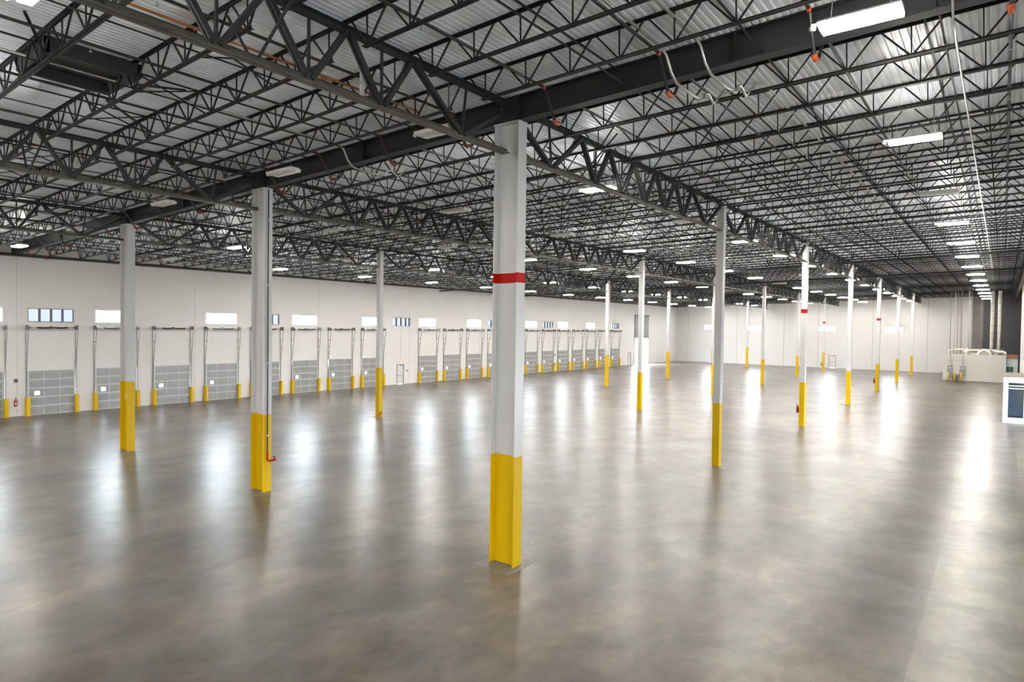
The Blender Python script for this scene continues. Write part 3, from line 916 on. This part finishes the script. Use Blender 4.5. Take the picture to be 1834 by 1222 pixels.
small_box('alarm_box', (WX, 65.8, 2.43), (0.08, 0.24, 0.26), 'panelgrey', 'small dark alarm box on dock wall above the far extinguisher', 'alarm')
small_box('alarm_box', (WX, 36.0, 1.45), (0.06, 0.16, 0.2), 'panelgrey', 'small grey switch box beside the exit door between dock doors', 'switch')

# conduit drops on the dock wall
for y, z0, lab in ((35.0, 2.6, 'thin conduit rising above the exit sign between dock doors'), (65.8, 2.56, 'thin conduit rising above the far alarm box')):
    t = thing('wall_conduit', lab, 'conduit', (WX+0.03, y, 0), 'wall conduits')
    MB().tube([(0, 0, z0), (0, 0, 5.9)], 0.012, 6).obj('run', 'colwhite', t)

# drain pipe on the second wide column
t = thing('drain_pipe', 'thin dark drain pipe with red valve running down the wide column flange', 'pipe', (-SX+0.475, -0.02, 0))
MB().tube([(0, 0, 1.55), (0, 0, 11.7)], 0.026, 8).obj('riser', 'pipe', t)
MB().tube([(0, 0, 1.55), (0, 0.0, 1.28), (0.03, 0.06, 1.22), (0.03, 0.2, 1.22)], 0.034, 8).obj('elbow', 'red', t)
MB().tube([(0.03, 0.2, 1.22), (0.03, 0.34, 1.24)], 0.045, 8).obj('valve', 'red', t)
MB().tube([(0.03, 0.27, 1.22), (0.03, 0.27, 1.34)], 0.012, 6).lathe([(0.06, 0), (0.06, 0.02)], (0.03, 0.27, 1.34)).obj('valve_wheel', 'black', t)
MB().tube([(0.03, 0.34, 1.24), (0.03, 0.40, 1.26)], 0.03, 8).obj('nozzle', 'emt', t)
for z in (2.2, 5.0, 8.0, 10.5): MB().box(-0.05, 0.03, -0.05, 0.05, z, z+0.04).obj('pipe_clamp', 'emt', t)
t = thing('drain_valve', 'small orange drain valve at the foot of a dock-side slim column', 'valve', (-2*SX+0.21, SY-0.1, 0))
MB().tube([(0, 0, 0.0), (0, 0, 0.26), (0.1, 0, 0.32), (0.26, 0, 0.32)], 0.04, 8).obj('body', 'coupling', t)
MB().lathe([(0.07, 0.38), (0.07, 0.4)], (0.12, 0, 0)).tube([(0.12, 0, 0.32), (0.12, 0, 0.38)], 0.012, 6).obj('wheel', 'black', t)
o = MB().box(-0.004, 0.0, -0.07, 0.07, -0.12, 0.12).obj('paper_notice', 'signwhite', None, (-2*SX-0.1, -0.0135, 2.75))
o.rotation_euler = (0, 0, math.pi/2)
tag(o, 'small pale paper notice on the yellow base of the wide column closest to dock doors', 'notice')

# ------------------------------------------------------------------ drive-in door rolled up
t = put('door_34', None, None, (WX, OH[0], 0))
struct(t, 'grey drive-in door lifted above its bright opening in the dock wall', 'door')
for q in range(7):
    z = 4.72+q*0.6
    s = MB().box(0.06, 0.11, 0.0, OH[1]-OH[0], z, z+0.585).obj('door_section', 'door', t)
    MB().box(0.11, 0.2, 0.0, OH[1]-OH[0], z+0.02, z+0.08).box(0.11, 0.2, 0.0, OH[1]-OH[0], z+0.5, z+0.56).obj('strut', 'track', s)
    for e in range(9):
        yy = e*(OH[1]-OH[0]-0.08)/8
        MB().box(0.11, 0.15, yy, yy+0.08, z+0.08, z+0.5).obj('stile', 'track', s)
for y in (-0.1, OH[1]-OH[0]+0.02):
    MB().box(0.02, 0.14, y, y+0.08, 0.0, 9.0).obj('track', 'track', t)
MB().tube([(0.3, -0.1, 8.95), (0.3, OH[1]-OH[0]+0.1, 8.95)], 0.06, 10).obj('shaft', 'spring', t)

# ------------------------------------------------------------------ mechanical room box (far office) with roof services
OY = 91.4
t = thing('utility_room', 'low beige utility room box against the dark end wall, ducts on its roof', 'room', (4.4, OY, 0))
MB().box(0, 6.85, 0, 0.15, 0, 3.68).obj('front_wall', 'officewall', t)
MB().box(0, 0.15, 0.15, 14.0, 0, 3.68).obj('side_wall', 'officewall', t)
MB().box(6.7, 6.85, 0.15, 14.0, 0, 3.68).obj('side_wall', 'officewall', t)
MB().box(0.15, 6.7, 0.15, 14.0, 3.5, 3.62).obj('roof_deck', 'plywood', t)
MB().box(0.02, 6.83, -0.02, 0.0, 0, 0.12).obj('base_trim', 'seal', t)
def ebox(x, z0, z1, wd_, lab, nm='electrical_panel'):
    e = thing(nm, lab, 'electrical panel', (x, OY-0.02, 0), 'electrical panels on the utility room')
    MB().box(-wd_/2, wd_/2, -0.22, 0, z0, z1).obj('cabinet', 'panelgrey', e)
    MB().box(-wd_/2+0.03, wd_/2-0.03, -0.235, -0.22, z0+0.05, z1-0.05).obj('panel_door', 'panelgrey', e)
    MB().box(-0.06, 0.08, -0.24, -0.235, z1-0.35, z1-0.2).obj('label_plate', 'signwhite', e)
    MB().tube([(0, -0.1, z1), (0, -0.1, 3.66)], 0.05, 8).obj('conduit_riser', 'emt', e)
ebox(5.22, 0.45, 2.1, 0.55, 'grey electrical panel on utility room, next to its free corner')
ebox(6.64, 0.75, 2.1, 0.58, 'grey electrical panel with meter on utility room, beside the transformer')
e = thing('transformer', 'grey floor transformer cabinet against the utility room between two panels', 'transformer', (5.91, OY-0.36, 0))
MB().box(-0.36, 0.36, -0.3, 0.3, 0.08, 0.95).obj('cabinet', 'panelgrey', e)
MB().box(-0.4, 0.4, -0.34, 0.34, 0.95, 1.0).obj('lid', 'panelgrey', e)
for q in range(6): MB().box(-0.3, 0.3, -0.315, -0.3, 0.2+q*0.1, 0.25+q*0.1).obj('louver', 'black', e)
for a in (-0.33, 0.29): MB().box(a, a+0.05, -0.3, 0.3, 0, 0.08).obj('foot', 'black', e)
o = MB().bar((4.95, OY-0.03, 2.82), (6.95, OY-0.03, 2.82), 0.03).obj('strut_rail', 'track')
tag(o, 'thin steel strut rail across the utility room wall above the panels', 'rail')
for x, lab in ((5.12, 'in front of the corner electrical panel'), (5.82, 'in front of the transformer'), (6.52, 'in front of the panel with meter')):
    b = thing('bollard', 'slim yellow safety bollard '+lab, 'bollard', (x, OY-1.2, 0), 'yellow bollards at the utility room')
    MB().tube([(0, 0, 0), (0, 0, 1.22)], 0.075, 12).obj('post', 'yellow', b, smooth=True)
    MB().lathe([(0.075, 1.22), (0.06, 1.27), (0.02, 1.29)], (0, 0, 0), 12).obj('cap', 'yellow', b)
b = thing('hose_reel', 'small dark hose reel on a post beside the utility room', 'hose reel', (4.36, OY+0.3, 1.0))
MB().tube([(-0.05, 0, 0), (-0.25, 0, 0)], 0.22, 16).obj('drum', 'panelgrey', b)
MB().box(-0.28, 0.0, -0.15, 0.15, -1.0, -0.96).bar((-0.03, 0, -0.97), (-0.03, 0, 0), 0.06).obj('bracket', 'panelgrey', b)
risers = [(4.95, 0.045), (5.42, 0.055), (5.78, 0.045), (6.1, 0.035), (6.24, 0.045), (7.02, 0.09), (7.3, 0.03), (8.4, 0.04)]
for q, (x, r) in enumerate(risers):
    o = MB().tube([(x, OY+3.8, 3.6), (x, OY+3.8, deck(x)-0.02)], r, 10).obj('riser_pipe', 'colwhite' if r > 0.05 else 'riser', smooth=True)
    tag(o, 'thin %s riser pipe on utility room roof, %s from its free corner' % ('white' if r > 0.05 else 'grey', ORDN[q+1]), 'pipe', 'riser pipes over the utility room')
for x, lab in ((9.62, 'next to the thin riser pipes'), (10.42, 'next to the white partition')):
    b = thing('vertical_duct', 'thick white wrapped duct rising from utility room roof, %s' % lab, 'duct', (x, OY+3.8, 3.6))
    MB().tube([(0, 0, 0.03), (0, 0, deck(x)-3.6-0.75)], 0.21, 16).obj('duct_body', 'duct', b, smooth=True)
    for z in range(1, 8): MB().lathe([(0.225, z), (0.225, z+0.05)], (0, 0, 0), 16).obj('duct_band', 'seal', b)
def flex(pts, r, lab):
    P_ = [Vector(p) for p in pts]; out_ = []
    for i in range(len(P_)-1):
        p0 = P_[max(i-1, 0)]; p1 = P_[i]; p2 = P_[i+1]; p3 = P_[min(i+2, len(P_)-1)]
        for s in range(6):
            t_ = s/6
            out_.append(0.5*((2*p1)+(p2-p0)*t_+(2*p0-5*p1+4*p2-p3)*t_*t_+(3*p1-p0-3*p2+p3)*t_**3))
    out_.append(P_[-1])
    o = MB().tube(out_, r, 10).obj('flexible_duct', 'duct', smooth=True)
    tag(o, lab, 'duct', 'ducts on the utility room roof')
flex([(8.2, OY+0.9, 3.65), (8.45, OY+0.9, 4.05), (8.9, OY+0.9, 4.3), (9.35, OY+0.9, 4.05), (9.65, OY+0.9, 3.65)], 0.17, 'white flexible duct arching on the utility room roof')
flex([(6.6, OY+2.2, 3.95), (7.6, OY+2.4, 4.2), (8.6, OY+2.6, 4.1), (9.5, OY+2.9, 4.25)], 0.17, 'white flexible duct lying along the utility room roof')
flex([(9.75, OY+1.6, 4.25), (10.4, OY+1.5, 4.1), (11.0, OY+1.4, 4.1), (11.2, OY+1.2, 3.85)], 0.13, 'white flexible duct sagging towards the partition on utility room roof')
flex([(5.0, OY+0.8, 3.65), (5.05, OY+0.8, 4.1), (5.4, OY+1.2, 4.2), (5.6, OY+2.0, 4.2)], 0.08, 'thin white bent pipe at the corner of utility room roof')
flex([(6.95, OY+0.6, 3.62), (6.98, OY+0.6, 4.1), (7.0, OY+1.5, 4.35), (7.02, OY+3.0, 4.35)], 0.11, 'white bent duct beside the riser pipes on utility room roof')
flex([(5.6, OY+2.6, 4.25), (6.2, OY+2.6, 4.28), (6.7, OY+2.6, 4.2)], 0.12, 'short white duct crossing between risers on utility room roof')
o = MB().box(8.0, 10.9, OY+4.6, OY+5.4, 3.625, 4.35).obj('air_handler', 'officewall')
tag(o, 'long pale air handler casing on the utility room roof', 'air handler')

# teal glazed front between the utility room and the partition
t = thing('teal_office_front', 'pale teal glazed office front between the utility room and the partition', 'office front', (11.27, 92.0, 0))
MB().box(0, 1.18, 0, 0.12, 0, 0.5).obj('sill_wall', 'teal', t)
MB().box(0, 1.18, 0, 0.12, 2.2, 3.3).obj('header', 'teal', t)
MB().box(0.72, 1.18, 0, 0.12, 0.5, 2.2).obj('jamb', 'teal', t)
MB().box(0, 0.05, 0, 0.12, 0.5, 2.2).obj('jamb', 'teal', t)
MB().box(0.33, 0.38, 0, 0.1, 0.5, 2.2).box(0.05, 0.72, 0, 0.1, 1.5, 1.55).obj('mullion', 'teal', t)
MB().box(0.05, 0.72, 0.05, 0.06, 0.5, 2.2).obj('pane', 'tealglass', t)
MB().box(0, 1.18, -0.03, 0.0, 2.28, 2.36).obj('white_band', 'signwhite', t)
MB().box(0, 1.18, -0.1, 0.5, 3.3, 3.75).obj('wood_fascia', 'wood', t)
MB().box(0, 1.18, 1.5, 1.6, 0, 3.3).obj('inner_wall', 'teal', t)

# ------------------------------------------------------------------ glazed office near the pale slab
t = thing('glazed_office', 'low white office with dark blue glazing facing the pale slab', 'office', (10.95, 45.5, 0))
W_, Dp, H_ = 7.2, 5.5, 3.36
MB().box(0, 0.14, 0, Dp, 0, H_).obj('side_wall', 'officeblue', t)
MB().box(W_-0.14, W_, 0, Dp, 0, H_).obj('side_wall', 'officeblue', t)
MB().box(0.14, W_-0.14, Dp-0.14, Dp, 0, H_).obj('rear_wall', 'officewall', t)
MB().box(-0.05, W_+0.05, -0.05, Dp+0.05, H_, H_+0.07).obj('roof_edge', 'plywood', t)
MB().box(0.14, W_-0.14, 0, 0.14, 0, 0.40).obj('sill_wall', 'officeblue', t)
MB().box(0.14, W_-0.14, 0, 0.14, 2.95, H_).obj('header', 'officeblue', t)
x = 0.14
while x < W_-0.3:
    MB().box(x, x+0.15, 0, 0.14, 0.40, 2.95).obj('post', 'officeblue', t)
    x2 = min(x+1.05, W_-0.14)
    for z in (2.50, 2.70):
        MB().box(x+0.15, x2, 0.02, 0.12, z, z+0.07).obj('transom', 'officeblue', t)
    for z0, z1 in ((0.40, 2.50), (2.57, 2.70), (2.77, 2.95)):
        MB().box(x+0.15, x2, 0.06, 0.075, z0, z1).obj('pane', 'blueglass', t)
    x = x2
MB().box(0.14, W_-0.14, 0.14, Dp-0.14, 0.0, 0.02).obj('office_floor', 'grout', t)
small_box('wall_switch_box', (12.62, 74.0, 3.9), (0.02, 0.2, 0.25), 'panelgrey', 'small grey box on the tall white partition', 'box')
bpy.data.objects['wall_switch_box'].rotation_euler = (0, 0, math.pi)
